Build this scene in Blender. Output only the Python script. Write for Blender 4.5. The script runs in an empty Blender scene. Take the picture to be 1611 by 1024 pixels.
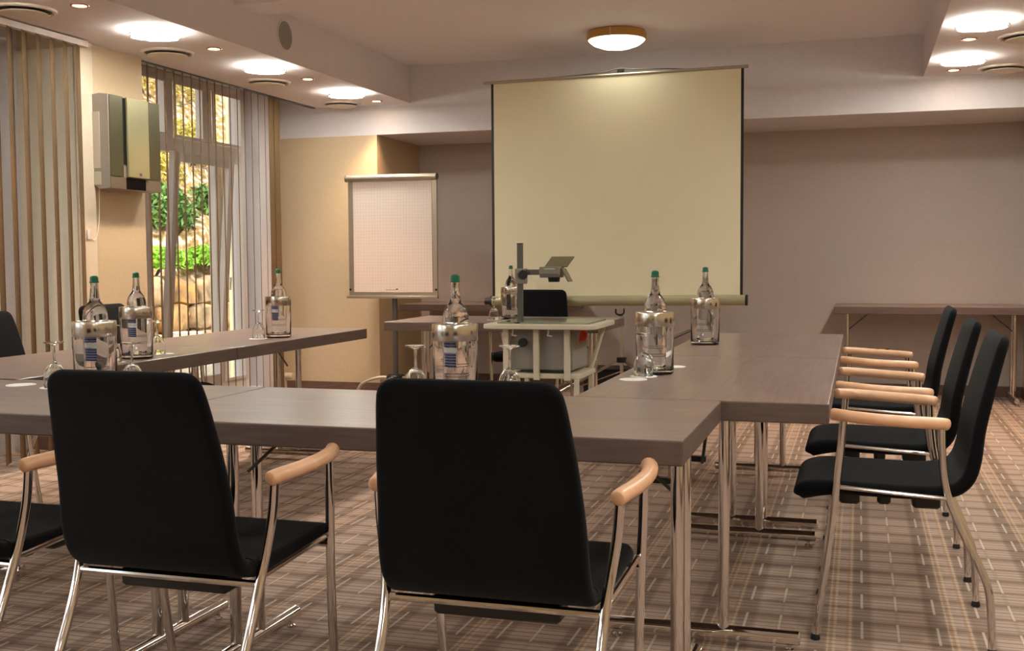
import bpy, math, random
from mathutils import Vector, Matrix
random.seed(7)
S = bpy.context.scene
COL = S.collection
PI = math.pi

# ------------------------------------------------------------------ camera
F, PITCH, YAW, ROLL, H = 1755.08, 0.0596, 0.3015, -0.0070, 1.1448
def cam_axes():
    cy, sy, cp, sp = math.cos(YAW), math.sin(YAW), math.cos(PITCH), math.sin(PITCH)
    fwd = Vector((-sy*cp, cy*cp, -sp)); r0 = Vector((cy, sy, 0)); u0 = r0.cross(fwd)
    cr, sr = math.cos(ROLL), math.sin(ROLL)
    return cr*r0+sr*u0, -sr*r0+cr*u0, fwd
R_, U_, F_ = cam_axes()
cam = bpy.data.cameras.new('camera'); co = bpy.data.objects.new('camera', cam); COL.objects.link(co)
cam.sensor_width = 36; cam.sensor_fit = 'HORIZONTAL'; cam.lens = F/1611*36
cam.clip_start = .05; cam.clip_end = 200
co.matrix_world = Matrix(((R_.x, U_.x, -F_.x, 0), (R_.y, U_.y, -F_.y, 0), (R_.z, U_.z, -F_.z, H), (0, 0, 0, 1)))
S.camera = co
# ------------------------------------------------------------------ view, world
vs = S.view_settings
vs.view_transform = 'Standard'; vs.look = 'None'; vs.gamma = 1; vs.use_curve_mapping = False
vs.exposure = 2.35
W = bpy.data.worlds.new('sky'); S.world = W; W.use_nodes = True
nt = W.node_tree; nt.nodes.clear()
wo = nt.nodes.new('ShaderNodeOutputWorld'); bg = nt.nodes.new('ShaderNodeBackground'); sk = nt.nodes.new('ShaderNodeTexSky')
sk.sky_type = 'NISHITA'; sk.sun_disc = False; sk.sun_elevation = math.radians(38); sk.sun_rotation = math.radians(60)
sk.air_density = 1.0; sk.dust_density = 3.0
bg.inputs['Strength'].default_value = 0.11
hs = nt.nodes.new('ShaderNodeHueSaturation'); hs.inputs['Saturation'].default_value = .12; hs.inputs['Value'].default_value = 1.1
nt.links.new(sk.outputs[0], hs.inputs['Color']); nt.links.new(hs.outputs[0], bg.inputs[0]); nt.links.new(bg.outputs[0], wo.inputs[0])
sun = bpy.data.lights.new('sun', 'SUN'); sun.energy = 1.2; sun.angle = math.radians(8); sun.color = (1, .94, .82)
so = bpy.data.objects.new('sun', sun); COL.objects.link(so)
so.rotation_euler = Vector((-.05, 1.0, -.85)).to_track_quat('-Z', 'Y').to_euler()

LAMP_E = 16.0       # emission strength of the ring lamps
DOME_E = 1.5
SPOT_W = 13.0

# ------------------------------------------------------------------ measurements
TOP = .74; TH = .058; TW = .723; TL = 1.446
ZS, ZC, ZB = 2.4585, 2.769, 2.208
YB, YR = 8.8155, 9.78
XS, XS2 = -3.626, .437
XP, XWL, XWIN = -4.45, -4.86, -5.0     # pier face, outer wall face, window plane
XR = 1.95; Y0 = -3.2

# ------------------------------------------------------------------ materials
def srgb(r, g, b):
    f = lambda c: (c/255/12.92) if c/255 <= .04045 else ((c/255+.055)/1.055)**2.4
    return (f(r), f(g), f(b), 1)
MATS = {}
def mat(name, col, rough=.5, metal=0., spec=.5, **k):
    if name in MATS: return MATS[name]
    m = bpy.data.materials.new(name); m.use_nodes = True
    b = m.node_tree.nodes['Principled BSDF']
    b.inputs['Base Color'].default_value = srgb(*col)
    b.inputs['Roughness'].default_value = rough; b.inputs['Metallic'].default_value = metal
    b.inputs['Specular IOR Level'].default_value = spec
    for kk, v in k.items(): b.inputs[kk.replace('_', ' ')].default_value = v
    MATS[name] = m
    return m
def N(m, t, **k):
    n = m.node_tree.nodes.new(t)
    for a, b in k.items(): setattr(n, a, b)
    return n
def L(m, a, b): m.node_tree.links.new(a, b)
def bsdf(m): return m.node_tree.nodes['Principled BSDF']
def M1(m, op, a, b=None, c=None, clamp=False):
    n = N(m, 'ShaderNodeMath', operation=op); n.use_clamp = clamp
    for i, v in enumerate((a, b, c)):
        if v is None: continue
        if isinstance(v, (int, float)): n.inputs[i].default_value = v
        else: L(m, v, n.inputs[i])
    return n.outputs[0]
def MIX(m, f, a, b):
    n = N(m, 'ShaderNodeMix', data_type='RGBA')
    for s, v in ((n.inputs[0], f), (n.inputs[6], a), (n.inputs[7], b)):
        if isinstance(v, (int, float, tuple)): s.default_value = v
        else: L(m, v, s)
    return n.outputs[2]
def noisy(name, col, col2, scale, rough=.6, bump=.0, stretch=(1, 1, 1), spec=.4, detail=4, **k):
    if name in MATS: return MATS[name]
    m = mat(name, col, rough, spec=spec, **k)
    tc = N(m, 'ShaderNodeTexCoord'); mp = N(m, 'ShaderNodeMapping'); mp.inputs['Scale'].default_value = stretch
    nz = N(m, 'ShaderNodeTexNoise'); nz.inputs['Scale'].default_value = scale; nz.inputs['Detail'].default_value = detail
    L(m, tc.outputs['Object'], mp.inputs[0]); L(m, mp.outputs[0], nz.inputs['Vector'])
    r = N(m, 'ShaderNodeMapRange'); r.inputs[1].default_value = .3; r.inputs[2].default_value = .7
    L(m, nz.outputs[0], r.inputs[0])
    L(m, MIX(m, r.outputs[0], srgb(*col), srgb(*col2)), bsdf(m).inputs['Base Color'])
    if bump:
        bp = N(m, 'ShaderNodeBump'); bp.inputs['Strength'].default_value = bump; bp.inputs['Distance'].default_value = .002
        L(m, nz.outputs[0], bp.inputs['Height']); L(m, bp.outputs[0], bsdf(m).inputs['Normal'])
    return m

PAINT = noisy('ceiling_paint', (232, 229, 234), (229, 225, 230), 30, .85, spec=.2)
SOFF = noisy('soffit_paint', (222, 212, 212), (218, 208, 208), 30, .8, spec=.25)
UPPER = noisy('upper_wall_paint', (218, 213, 217), (214, 208, 212), 30, .7, spec=.25)
BEIGE = noisy('beige_wall_paint', (200, 178, 147), (196, 173, 142), 40, .75, spec=.25)
GREYW = noisy('recess_wall_paint', (186, 173, 168), (182, 168, 162), 40, .6, spec=.35)
BASEB = noisy('baseboard_wood', (112, 84, 70), (95, 70, 58), 12, .5, stretch=(1, 1, 8))
CHROME = mat('chrome', (218, 213, 210), .08, 1.0)
STEEL = mat('brushed_steel', (205, 198, 188), .2, 1.0)
SILVER = mat('silver_paint', (176, 166, 150), .38, .7)
BEECH = noisy('beech_wood', (232, 184, 148), (222, 170, 132), 14, .38, stretch=(2, 2, 2), spec=.5)
BLACKP = mat('black_plastic', (16, 16, 18), .42)
WHITEF = mat('white_frame', (214, 204, 200), .35)
WHITEP = mat('white_card', (238, 232, 228), .7)
CREAMP = mat('cream_plastic', (190, 172, 146), .5)
VENTM = mat('vent_paint', (212, 200, 186), .5)
TROLLEY = mat('trolley_paint', (206, 196, 176), .4)
GREYB = mat('projector_grey', (138, 134, 126), .5)
DGREY = mat('dark_grey_metal', (92, 90, 88), .42, .4)
GREENC = mat('green_cap', (20, 104, 76), .35)
SLAT = noisy('slat_fabric', (112, 88, 62), (102, 80, 55), 60, .8, spec=.2)

def wood():
    m = mat('table_laminate', (140, 120, 108), .3, spec=.5)
    tc = N(m, 'ShaderNodeTexCoord'); mp = N(m, 'ShaderNodeMapping'); mp.inputs['Scale'].default_value = (1.2, 26, 9)
    n1 = N(m, 'ShaderNodeTexNoise'); n1.inputs['Scale'].default_value = 3.0; n1.inputs['Detail'].default_value = 7; n1.inputs['Distortion'].default_value = .6
    L(m, tc.outputs['Object'], mp.inputs[0]); L(m, mp.outputs[0], n1.inputs['Vector'])
    mp2 = N(m, 'ShaderNodeMapping'); mp2.inputs['Scale'].default_value = (1, 6, 6)
    n2 = N(m, 'ShaderNodeTexNoise'); n2.inputs['Scale'].default_value = 1.6; n2.inputs['Detail'].default_value = 2
    L(m, tc.outputs['Object'], mp2.inputs[0]); L(m, mp2.outputs[0], n2.inputs['Vector'])
    v = M1(m, 'ADD', M1(m, 'MULTIPLY', n1.outputs[0], .65), M1(m, 'MULTIPLY', n2.outputs[0], .35))
    r = N(m, 'ShaderNodeMapRange'); r.inputs[1].default_value = .35; r.inputs[2].default_value = .65; L(m, v, r.inputs[0])
    L(m, MIX(m, r.outputs[0], srgb(112, 92, 86), srgb(142, 120, 111)), bsdf(m).inputs['Base Color'])
    return m
WOOD = wood()
EDGE = noisy('table_edge_band_shaded', (106, 88, 82), (92, 76, 70), 9, .4, stretch=(1, 1, 9), spec=.4)  # dark edge band, its colour also holding part of the side faces' shade

def fabric():
    m = mat('black_weave', (11, 11, 15), .9, spec=.12)
    bsdf(m).inputs['Sheen Weight'].default_value = .05
    tc = N(m, 'ShaderNodeTexCoord'); wv = N(m, 'ShaderNodeTexWave', bands_direction='Z'); wv.inputs['Scale'].default_value = 130
    w2 = N(m, 'ShaderNodeTexWave', bands_direction='X'); w2.inputs['Scale'].default_value = 130
    L(m, tc.outputs['Object'], wv.inputs['Vector']); L(m, tc.outputs['Object'], w2.inputs['Vector'])
    h = M1(m, 'ADD', wv.outputs['Fac'], w2.outputs['Fac'])
    bp = N(m, 'ShaderNodeBump'); bp.inputs['Strength'].default_value = .3; bp.inputs['Distance'].default_value = .001
    L(m, h, bp.inputs['Height']); L(m, bp.outputs[0], bsdf(m).inputs['Normal'])
    return m
FABRIC = fabric()

def glass(name, col=(1, 1, 1, 1), ior=1.45, rough=0.0):
    m = mat(name, (255, 255, 255), rough)
    b = bsdf(m); b.inputs['Base Color'].default_value = col
    b.inputs['Transmission Weight'].default_value = 1; b.inputs['IOR'].default_value = ior
    return m
GLASS = glass('clear_glass', (.97, .98, .98, 1))
ACRYL = glass('clear_acrylic', (.97, .97, .98, 1), 1.42)
WATER = glass('bottle_of_water', (.93, .96, .96, 1), 1.36)
def pane():
    m = bpy.data.materials.new('window_glass'); m.use_nodes = True; n = m.node_tree; n.nodes.clear()
    o = n.nodes.new('ShaderNodeOutputMaterial'); t = n.nodes.new('ShaderNodeBsdfTransparent'); g = n.nodes.new('ShaderNodeBsdfGlossy')
    g.inputs['Roughness'].default_value = .02; 
    t.inputs[0].default_value = (.94, .96, .95, 1)
    mx = n.nodes.new('ShaderNodeMixShader'); mx.inputs[0].default_value = .07; n.links.new(t.outputs[0], mx.inputs[1])
    n.links.new(g.outputs[0], mx.inputs[2]); n.links.new(mx.outputs[0], o.inputs[0]); return m
PANE = pane()
def emis(name, col, e):
    m = bpy.data.materials.new(name); m.use_nodes = True; b = m.node_tree.nodes['Principled BSDF']
    b.inputs['Base Color'].default_value = (.8, .8, .8, 1)
    b.inputs['Emission Color'].default_value = col; b.inputs['Emission Strength'].default_value = e; return m
LAMPM = emis('ring_lamp_light', (.98, 1, .90, 1), LAMP_E)
DOMEM = emis('dome_lamp_light', (1, .97, .78, 1), DOME_E)
SPOTM = emis('spot_light_face', (1, .72, .45, 1), 14)

def carpet():
    m = mat('plaid_carpet', (165, 135, 125), .95, spec=.1)
    g = N(m, 'ShaderNodeNewGeometry'); sp = N(m, 'ShaderNodeSeparateXYZ'); L(m, g.outputs['Position'], sp.inputs[0])
    X, Y = sp.outputs[0], sp.outputs[1]
    P = .352
    def frac(c, per, off=0.): return M1(m, 'FRACT', M1(m, 'ADD', M1(m, 'DIVIDE', c, per), off+100))
    def band(fr, c, w, soft=.25):   # 1 inside |fr-c|<w
        d = M1(m, 'ABSOLUTE', M1(m, 'SUBTRACT', fr, c))
        d = M1(m, 'MINIMUM', d, M1(m, 'SUBTRACT', 1.0, d))
        r = N(m, 'ShaderNodeMapRange'); r.inputs[1].default_value = w*(1-soft); r.inputs[2].default_value = w*(1+soft)
        r.inputs[3].default_value = 1; r.inputs[4].default_value = 0; L(m, d, r.inputs[0]); return r.outputs[0]
    fx = frac(X, P, .31); fy = frac(Y, .30)
    def add(*a):
        o = a[0]
        for x in a[1:]: o = M1(m, 'ADD', o, x)
        return o
    dx = add(band(fx, 0, .085), band(fx, .37, .085), M1(m, 'MULTIPLY', band(fx, .67, .02), .3))
    dy = add(band(fy, 0, .10), M1(m, 'MULTIPLY', band(fy, .5, .06), .8))
    thin = add(band(fy, .14, .011), band(fy, .255, .013), band(fy, .37, .012), band(fy, .62, .011), band(fy, .745, .014), band(fy, .86, .012), band(fy, .5, .012), band(fy, .0, .012))
    orx = add(band(fx, .115, .011), band(fx, .245, .011))
    crx = add(band(fx, .142, .012), band(fx, .272, .011), band(fx, .09, .008))
    dash = M1(m, 'MULTIPLY', add(band(fx, 0, .011), band(fx, .37, .011), band(fx, .67, .011)), band(frac(Y, .30, .0), .76, .27, .06))
    cry = M1(m, 'MULTIPLY', add(band(fy, .08, .010), band(fy, .60, .010)), band(frac(X, P, .31), .7, .30, .1))
    nz = N(m, 'ShaderNodeTexNoise'); nz.inputs['Scale'].default_value = 260; nz.inputs['Detail'].default_value = 2
    L(m, g.outputs['Position'], nz.inputs['Vector'])
    base = MIX(m, nz.outputs[0], srgb(178, 154, 140), srgb(194, 170, 156))
    c = MIX(m, M1(m, 'MULTIPLY', dx, .44, clamp=True), base, srgb(98, 76, 66))
    c = MIX(m, M1(m, 'MULTIPLY', dy, .46, clamp=True), c, srgb(98, 74, 60))
    c = MIX(m, M1(m, 'MULTIPLY', orx, .45, clamp=True), c, srgb(178, 130, 92))
    c = MIX(m, M1(m, 'MULTIPLY', crx, .5, clamp=True), c, srgb(214, 188, 158))
    c = MIX(m, M1(m, 'MULTIPLY', thin, .6, clamp=True), c, srgb(104, 80, 66))
    c = MIX(m, M1(m, 'MULTIPLY', cry, .25, clamp=True), c, srgb(222, 196, 170))
    c = MIX(m, M1(m, 'MULTIPLY', dash, .55, clamp=True), c, srgb(232, 216, 200))
    L(m, c, bsdf(m).inputs['Base Color'])
    bp = N(m, 'ShaderNodeBump'); bp.inputs['Strength'].default_value = .5; bp.inputs['Distance'].default_value = .003
    L(m, nz.outputs[0], bp.inputs['Height']); L(m, bp.outputs[0], bsdf(m).inputs['Normal'])
    return m
CARPET = carpet()

# ------------------------------------------------------------------ mesh builder
class MB:
    def __init__(s): s.v = []; s.f = []
    def add(s, vs, fs):
        o = len(s.v); s.v += [tuple(v) for v in vs]; s.f += [tuple(i+o for i in f) for f in fs]; return s
    def box(s, x0, x1, y0, y1, z0, z1):
        v = [(x, y, z) for x in (x0, x1) for y in (y0, y1) for z in (z0, z1)]
        return s.add(v, [(0, 1, 3, 2), (4, 6, 7, 5), (0, 4, 5, 1), (2, 3, 7, 6), (0, 2, 6, 4), (1, 5, 7, 3)])
    def rbox(s, x0, x1, y0, y1, z0, z1, r=.02, n=4, b=.004):
        """box with rounded corners in plan and small bevels top and bottom"""
        def ring(z, ins):
            o = []
            for cx, cy, a0 in ((x1-r, y1-r, 0), (x0+r, y1-r, 90), (x0+r, y0+r, 180), (x1-r, y0+r, 270)):
                for k in range(n+1):
                    a = math.radians(a0+90*k/n); o.append((cx+(r-ins)*math.cos(a), cy+(r-ins)*math.sin(a), z))
            return o
        return s.loft([ring(z0, b), ring(z0+b, 0), ring(z1-b, 0), ring(z1, b)], True, True)
    def loft(s, rings, cap0=True, cap1=True, closed=True):
        n = len(rings[0]); v = [p for r in rings for p in r]; f = []
        for i in range(len(rings)-1):
            for j in range(n if closed else n-1):
                k = (j+1) % n; f.append((i*n+j, i*n+k, (i+1)*n+k, (i+1)*n+j))
        if cap0: f.append(tuple(range(n-1, -1, -1)))
        if cap1: f.append(tuple((len(rings)-1)*n+j for j in range(n)))
        return s.add(v, f)
    def tube(s, pts, r, n=12, cap=True, rs=None):
        pts = [Vector(p) for p in pts]; rings = []; prev = None
        for i, p in enumerate(pts):
            d = (pts[min(i+1, len(pts)-1)]-pts[max(i-1, 0)]).normalized()
            if prev is None:
                a = Vector((0, 0, 1)) if abs(d.z) < .9 else Vector((1, 0, 0)); u = d.cross(a).normalized()
            else: u = (prev-d*prev.dot(d)).normalized()
            prev = u; w = d.cross(u); rr = rs[i] if rs else r
            rings.append([p+rr*(math.cos(2*PI*k/n)*u+math.sin(2*PI*k/n)*w) for k in range(n)])
        return s.loft(rings, cap, cap)
    def lathe(s, prof, c=(0, 0, 0), n=28, cap0=False, cap1=False):
        return s.loft([[(c[0]+r*math.cos(2*PI*k/n), c[1]+r*math.sin(2*PI*k/n), c[2]+z) for k in range(n)] for r, z in prof], cap0, cap1)
    def xform(s, M):
        s.v = [tuple(M @ Vector(v)) for v in s.v]; return s
    def build(s, name, m, parent=None, loc=None, smooth=True, bevel=0, sub=0, ang=35):
        me = bpy.data.meshes.new(name); me.from_pydata(s.v, [], s.f); me.update()
        import bmesh
        b = bmesh.new(); b.from_mesh(me); bmesh.ops.recalc_face_normals(b, faces=b.faces); b.to_mesh(me); b.free()
        me.materials.append(m)
        if smooth:
            me.polygons.foreach_set('use_smooth', [True]*len(me.polygons)); me.set_sharp_from_angle(angle=math.radians(ang))
        o = bpy.data.objects.new(name, me); COL.objects.link(o)
        if loc: o.location = loc
        if parent: o.parent = parent
        if bevel:
            q = o.modifiers.new('bevel', 'BEVEL'); q.width = bevel; q.segments = 2; q.limit_method = 'ANGLE'
        if sub:
            q = o.modifiers.new('sub', 'SUBSURF'); q.levels = sub; q.render_levels = sub
        return o
def tag(o, label, cat, group=None, kind=None):
    o['label'] = label; o['category'] = cat
    if group: o['group'] = group
    if kind: o['kind'] = kind
    return o
def thing(name, label, cat, loc=(0, 0, 0), rz=0, group=None):
    o = bpy.data.objects.new(name, None); COL.objects.link(o); o.location = loc; o.rotation_euler = (0, 0, rz)
    o.empty_display_size = .1
    return tag(o, label, cat, group)
def struct(name, mb, m, label, cat=None, **k):
    o = mb.build(name, m, smooth=False, **k); o['kind'] = 'structure'; o['label'] = label; o['category'] = cat or name.split('_')[0]; return o
def dup(o, loc, rz, label, group=None):
    r = o.copy(); COL.objects.link(r); r.location = loc; r.rotation_euler = (0, 0, rz); r['label'] = label
    if group: r['group'] = group
    for ch in o.children:
        c = ch.copy(); COL.objects.link(c); c.parent = r
        for g in ch.children:
            d = g.copy(); COL.objects.link(d); d.parent = c
    return r
def mirx(pts): return [(-p[0],)+tuple(p[1:]) for p in pts]
def smoothpath(pts, n=6):
    P = [Vector(p) for p in pts]; out = []
    for i in range(len(P)-1):
        p0, p1, p2, p3 = P[max(i-1, 0)], P[i], P[i+1], P[min(i+2, len(P)-1)]
        for k in range(n):
            t = k/n; out.append(.5*((2*p1)+(p2-p0)*t+(2*p0-5*p1+4*p2-p3)*t*t+(3*p1-p0-3*p2+p3)*t**3))
    out.append(P[-1]); return out

# ------------------------------------------------------------------ room shell
struct('floor', MB().box(XWL-.3, XR+.2, Y0, YR+.2, -.1, 0), CARPET, 'brown and mauve plaid carpet covering the floor', 'carpet floor')
struct('ceiling', MB().box(XS, XS2, Y0, YB+.1, ZC, ZC+.15), PAINT, 'pale mauve ceiling between the two lowered side strips', 'ceiling')
struct('ceiling_strip_left', MB().box(-4.49, XS, Y0, YB, ZS, ZC+.15), SOFF, 'lowered ceiling strip above the windows with lamps and vents', 'ceiling')
struct('ceiling_strip_right', MB().box(XS2, XR, Y0, YB, ZS, ZC+.15), SOFF, 'lowered ceiling strip at the right with lamps and vents', 'ceiling')
struct('ceiling_bay', MB().box(XWL-.3, -4.49, Y0, YB, 2.66, ZC+.15), PAINT, 'ceiling of the window bay behind the blinds', 'ceiling')
struct('ceiling_beam', MB().box(XS, XS2, 6.05, 6.36, 2.69, ZC), PAINT, 'shallow beam crossing the ceiling between the strips', 'ceiling beam')
struct('wall_back_header', MB().box(XWL-.3, XR+.2, YB, YR, ZB, ZC+.15), UPPER, 'white upper band of the back wall above the recess', 'wall')
struct('wall_back_pillar', MB().box(XWL-.3, -3.937, YB, YR, 0, ZB), BEIGE, 'beige wall panel left of the recess behind the flipchart', 'wall')
struct('wall_back', MB().box(-3.937, XR+.2, YR, YR+.15, 0, ZC), GREYW, 'grey recessed back wall behind the projection screen', 'wall')
struct('wall_back_right_pillar', MB().box(1.272, XR+.2, YB, YR, 0, ZB), BEIGE, 'beige pillar closing the recess at the right', 'wall')
struct('wall_right', MB().box(XR, XR+.15, Y0, YB, 0, ZC), BEIGE, 'beige right wall of the room', 'wall')
struct('wall_rear', MB().box(XWL-.3, XR+.2, Y0-.15, Y0, 0, ZC), BEIGE, 'beige wall at the near end of the room', 'wall')
# outer left wall, cut by window openings
OPEN = [(-2.6, -.7), (-.1, 2.0), (3.2, 5.36), (6.55, 8.44)]  # the two nearest openings are unseen, added for daylight and reflections
wl = MB(); y = Y0
for a, b in OPEN:
    wl.box(XWL-.28, XWL, y, a, 0, 2.9); wl.box(XWL-.28, XWL, a, b, 2.57, 2.9); wl.box(XWL-.28, XWL, a, b, 0, .075); y = b
wl.box(XWL-.28, XWL, y, YB, 0, 2.9)
struct('wall_left', wl, UPPER, 'white outer wall with the tall window openings', 'wall')
struct('wall_left_pier', MB().box(XWL, XP, 5.62, 6.272, 0, ZS), BEIGE, 'beige pier between the two window bays', 'wall')
struct('wall_left_reveal', MB().box(XWL, XP-.004, 5.612, 5.62, .085, 2.415), noisy('reveal_paint', (218, 206, 186), (214, 202, 182), 40, .7), 'white side face of the beige window pier', 'wall')
struct('wall_left_pilaster', MB().box(XP-.002, XP+.012, 5.616, 5.765, .085, ZS), noisy('pilaster_paint', (212, 196, 174), (208, 192, 170), 40, .7), 'paler flat strip on the near edge of the beige pier', 'wall')
struct('wall_bay_pier', MB().box(XWL, -4.49, 5.62, 6.272, ZS, 2.66), BEIGE, 'top of the pier inside the blind slot', 'wall')
struct('wall_left_near_pier', MB().box(XWL, XP, 2.3, 2.95, 0, ZS), BEIGE, 'beige pier beside the near window bay', 'wall')
struct('baseboard_back', MB().box(-3.937, 1.272, YR-.014, YR, 0, .085), BASEB, 'brown skirting board along the recessed wall', 'baseboard')
struct('baseboard_pillar', MB().box(XWL, -3.925, YB-.014, YB, 0, .085).box(-3.937, -3.923, YB, YR-.014, 0, .085), BASEB, 'brown skirting board of the beige wall panel', 'baseboard')
struct('baseboard_pier', MB().box(XP, XP+.014, 5.606, 6.286, 0, .085).box(XWL, XP, 5.606, 5.62, 0, .085).box(XWL, XP, 6.272, 6.286, 0, .085), BASEB, 'brown skirting board around the window pier', 'baseboard')
struct('baseboard_right', MB().box(1.258, 1.272, YB, YR-.014, 0, .085).box(1.258, XR, YB-.014, YB, 0, .085).box(XR-.014, XR, Y0, YB-.014, 0, .085), BASEB, 'brown skirting board on the right side', 'baseboard')

# windows
def window(idx, a, b, up, low, label, sash=None):
    o = bpy.data.objects.new('window_%d' % idx, None); COL.objects.link(o); o['kind'] = 'structure'; o['label'] = label; o['category'] = 'window'
    x0, x1 = XWIN-.05, XWIN+.02
    fr = MB().box(x0, x1, a, a+.07, .075, 2.57).box(x0, x1, b-.07, b, .075, 2.57).box(x0, x1, a+.07, b-.07, 2.51, 2.57).box(x0, x1, a+.07, b-.07, .075, .155).box(x0, x1, a+.07, b-.07, 1.97, 2.085)
    for p, q in up: fr.box(x0, x1, p, q, 2.085, 2.51)
    for p, q in low: fr.box(x0, x1, p, q, .155, 1.97)
    fr.build('frame', WHITEF, o, bevel=.006)
    def panes(ms, z0, z1, skip=None):
        e = [a+.07]+[v for m_ in ms for v in m_]+[b-.07]
        for i in range(0, len(e), 2):
            p, q = e[i], e[i+1]
            if skip == i//2: continue
            g = MB()
            for (u, v, w, z) in ((p, p+.022, z0, z1), (q-.022, q, z0, z1)): g.box(x1, x1+.012, u, v, w, z)
            g.box(x1, x1+.012, p+.022, q-.022, z0, z0+.022).box(x1, x1+.012, p+.022, q-.022, z1-.022, z1)
            g.build('glazing_bead', WHITEF, o)
            MB().box(XWIN-.014, XWIN-.008, p, q, z0, z1).build('pane', PANE, o, smooth=False)
    panes(up, 2.085, 2.51); panes(low, .155, 1.97, sash)
    return o
w4 = window(4, 6.55, 8.44, [(7.29, 7.40), (7.80, 7.93)], [(7.0, 7.10), (7.96, 8.06)], 'tall white framed window with a tilted sash left of the flipchart', 1)
window(3, 3.2, 5.36, [(3.9, 4.0), (4.6, 4.7)], [(4.2, 4.3)], 'white framed window behind the nearer vertical blind')
window(2, -.1, 2.0, [(.9, 1.0)], [(.9, 1.0)], 'added white framed window for daylight, nearer than the picture shows')  # this window and the next are added out of view to let in daylight
window(1, -2.6, -.7, [(-1.7, -1.6)], [(-1.7, -1.6)], 'added white framed window for daylight at the near end of the room')
sa = MB()
Ms = Matrix.Translation((XWIN+.03, 0, .16)) @ Matrix.Rotation(math.radians(4.3), 4, 'Y')
for bx in ((7.12, 7.19, 0, 1.80), (7.87, 7.94, 0, 1.80)): sa.box(0, .05, bx[0], bx[1], bx[2], bx[3])
sa.box(0, .05, 7.19, 7.87, 0, .08).box(0, .05, 7.19, 7.87, 1.73, 1.80)
sa.xform(Ms).build('sash_frame', WHITEF, w4, bevel=.004)
MB().box(.02, .026, 7.19, 7.87, .08, 1.73).xform(Ms).build('sash_pane', PANE, w4, smooth=False)
MB().box(.05, .062, 7.89, 7.915, .82, .90).tube([(.07, 7.90, .86), (.085, 7.90, .86), (.085, 7.90, .76)], .008).xform(Ms).build('window_handle', WHITEF, w4)

# ------------------------------------------------------------------ outside
GRASSH = noisy('dry_hillside', (168, 134, 96), (110, 112, 66), 2.2, .95, detail=9)
def hill_mat():
    m = GRASSH; r = [n for n in m.node_tree.nodes if n.type == 'TEX_NOISE'][0]
    n2 = N(m, 'ShaderNodeTexNoise'); n2.inputs['Scale'].default_value = 9; n2.inputs['Detail'].default_value = 8
    g = N(m, 'ShaderNodeNewGeometry'); L(m, g.outputs['Position'], n2.inputs['Vector'])
    rp = N(m, 'ShaderNodeValToRGB'); e = rp.color_ramp.elements
    e[0].position = .36; e[0].color = srgb(96, 84, 46); e[1].position = .66; e[1].color = srgb(214, 200, 186)
    for p_, c_ in ((.44, srgb(140, 122, 66)), (.50, srgb(170, 116, 72)), (.56, srgb(190, 166, 138))):
        q = e.new(p_); q.color = c_
    L(m, n2.outputs[0], rp.inputs[0]); L(m, rp.outputs[0], bsdf(m).inputs['Base Color'])
hill_mat()
hv, hf = [], []; nx, ny = 46, 70
for i in range(nx):
    for j in range(ny):
        u = i/(nx-1); X = -8.45-7*u; Yy = 2+26*j/(ny-1)
        z = .75+6.6*u+random.uniform(-.12, .12)+.25*math.sin(Yy*.9+u*5)
        hv.append((X+random.uniform(-.08, .08), Yy+random.uniform(-.1, .1), z))
for i in range(nx-1):
    for j in range(ny-1): hf.append((i*ny+j, i*ny+j+1, (i+1)*ny+j+1, (i+1)*ny+j))
tag(MB().add(hv, hf).build('hillside', GRASSH, smooth=False), 'dry grassy hillside rising beyond the window', 'hillside', kind='structure')
tag(MB().box(-16, XWL-.31, -6, 28, -.14, -.04).build('ground', noisy('gravel', (150, 140, 120), (110, 100, 84), 40, .95), smooth=False), 'gravel ground outside the windows', 'ground', kind='structure')
struct('wall_outside_fin', MB().box(-5.50, -5.16, 8.98, 9.4, -.04, 3.2), mat('cream_render', (236, 222, 166), .9), 'cream rendered wall edge outside the window', 'wall')
ROCK = noisy('boulder_stone', (186, 150, 112), (96, 84, 58), 6, .9, bump=.6, detail=8)
ROCK2 = noisy('boulder_stone_ochre', (184, 136, 72), (110, 88, 66), 7, .9, bump=.6, detail=8)
def blob(cx, cy, cz, rx, ry, rz, seed, n=14, m_=9, rough=.12, box=.55):
    rnd = random.Random(seed); ph = [rnd.uniform(0, 6.28) for _ in range(6)]; rings = []
    for i in range(m_+1):
        t = PI*(i+.02)/(m_+.04); ring = []
        for j in range(n):
            p = 2*PI*j/n
            sx, sy, sz = math.sin(t)*math.cos(p), math.sin(t)*math.sin(p), math.cos(t)
            f = lambda q: math.copysign(abs(q)**box, q)
            k = 1+rough*(math.sin(3*p+ph[0])*math.sin(2*t+ph[1])+.6*math.sin(5*p+ph[2]+2*t)+.4*math.sin(7*t+ph[3]))
            ring.append((cx+rx*f(sx)*k, cy+ry*f(sy)*k, cz+rz*f(sz)*k))
        rings.append(ring)
    return MB().loft(rings)
rows = [(-.02, .30, .50), (.26, .34, .60), (.58, .36, .55)]
names = ['bottom', 'middle', 'top']
kk = 0; ORD = ['first', 'second', 'third', 'fourth', 'fifth', 'sixth', 'seventh', 'eighth', 'ninth', 'tenth', 'eleventh', 'twelfth', 'thirteenth', 'fourteenth']
for ri, (z0, hh, wdt) in enumerate(rows):
    yy = 9.9+.2*ri; i = 0
    while yy < 14.6:
        wd = wdt*random.uniform(.8, 1.25)
        o = blob(-8.05-.10*ri, yy+wd/2, z0+hh/2, .27, wd*.475, hh*.50, 100+kk).build('boulder', ROCK if kk % 3 else ROCK2, ang=60)
        tag(o, 'rough %s boulder, %s from the left in the %s row of the garden wall outside' % ('tan' if kk % 3 else 'ochre', ORD[i], names[ri]), 'boulder', 'boulders of the garden wall')
        yy += wd*.97; kk += 1; i += 1
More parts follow.
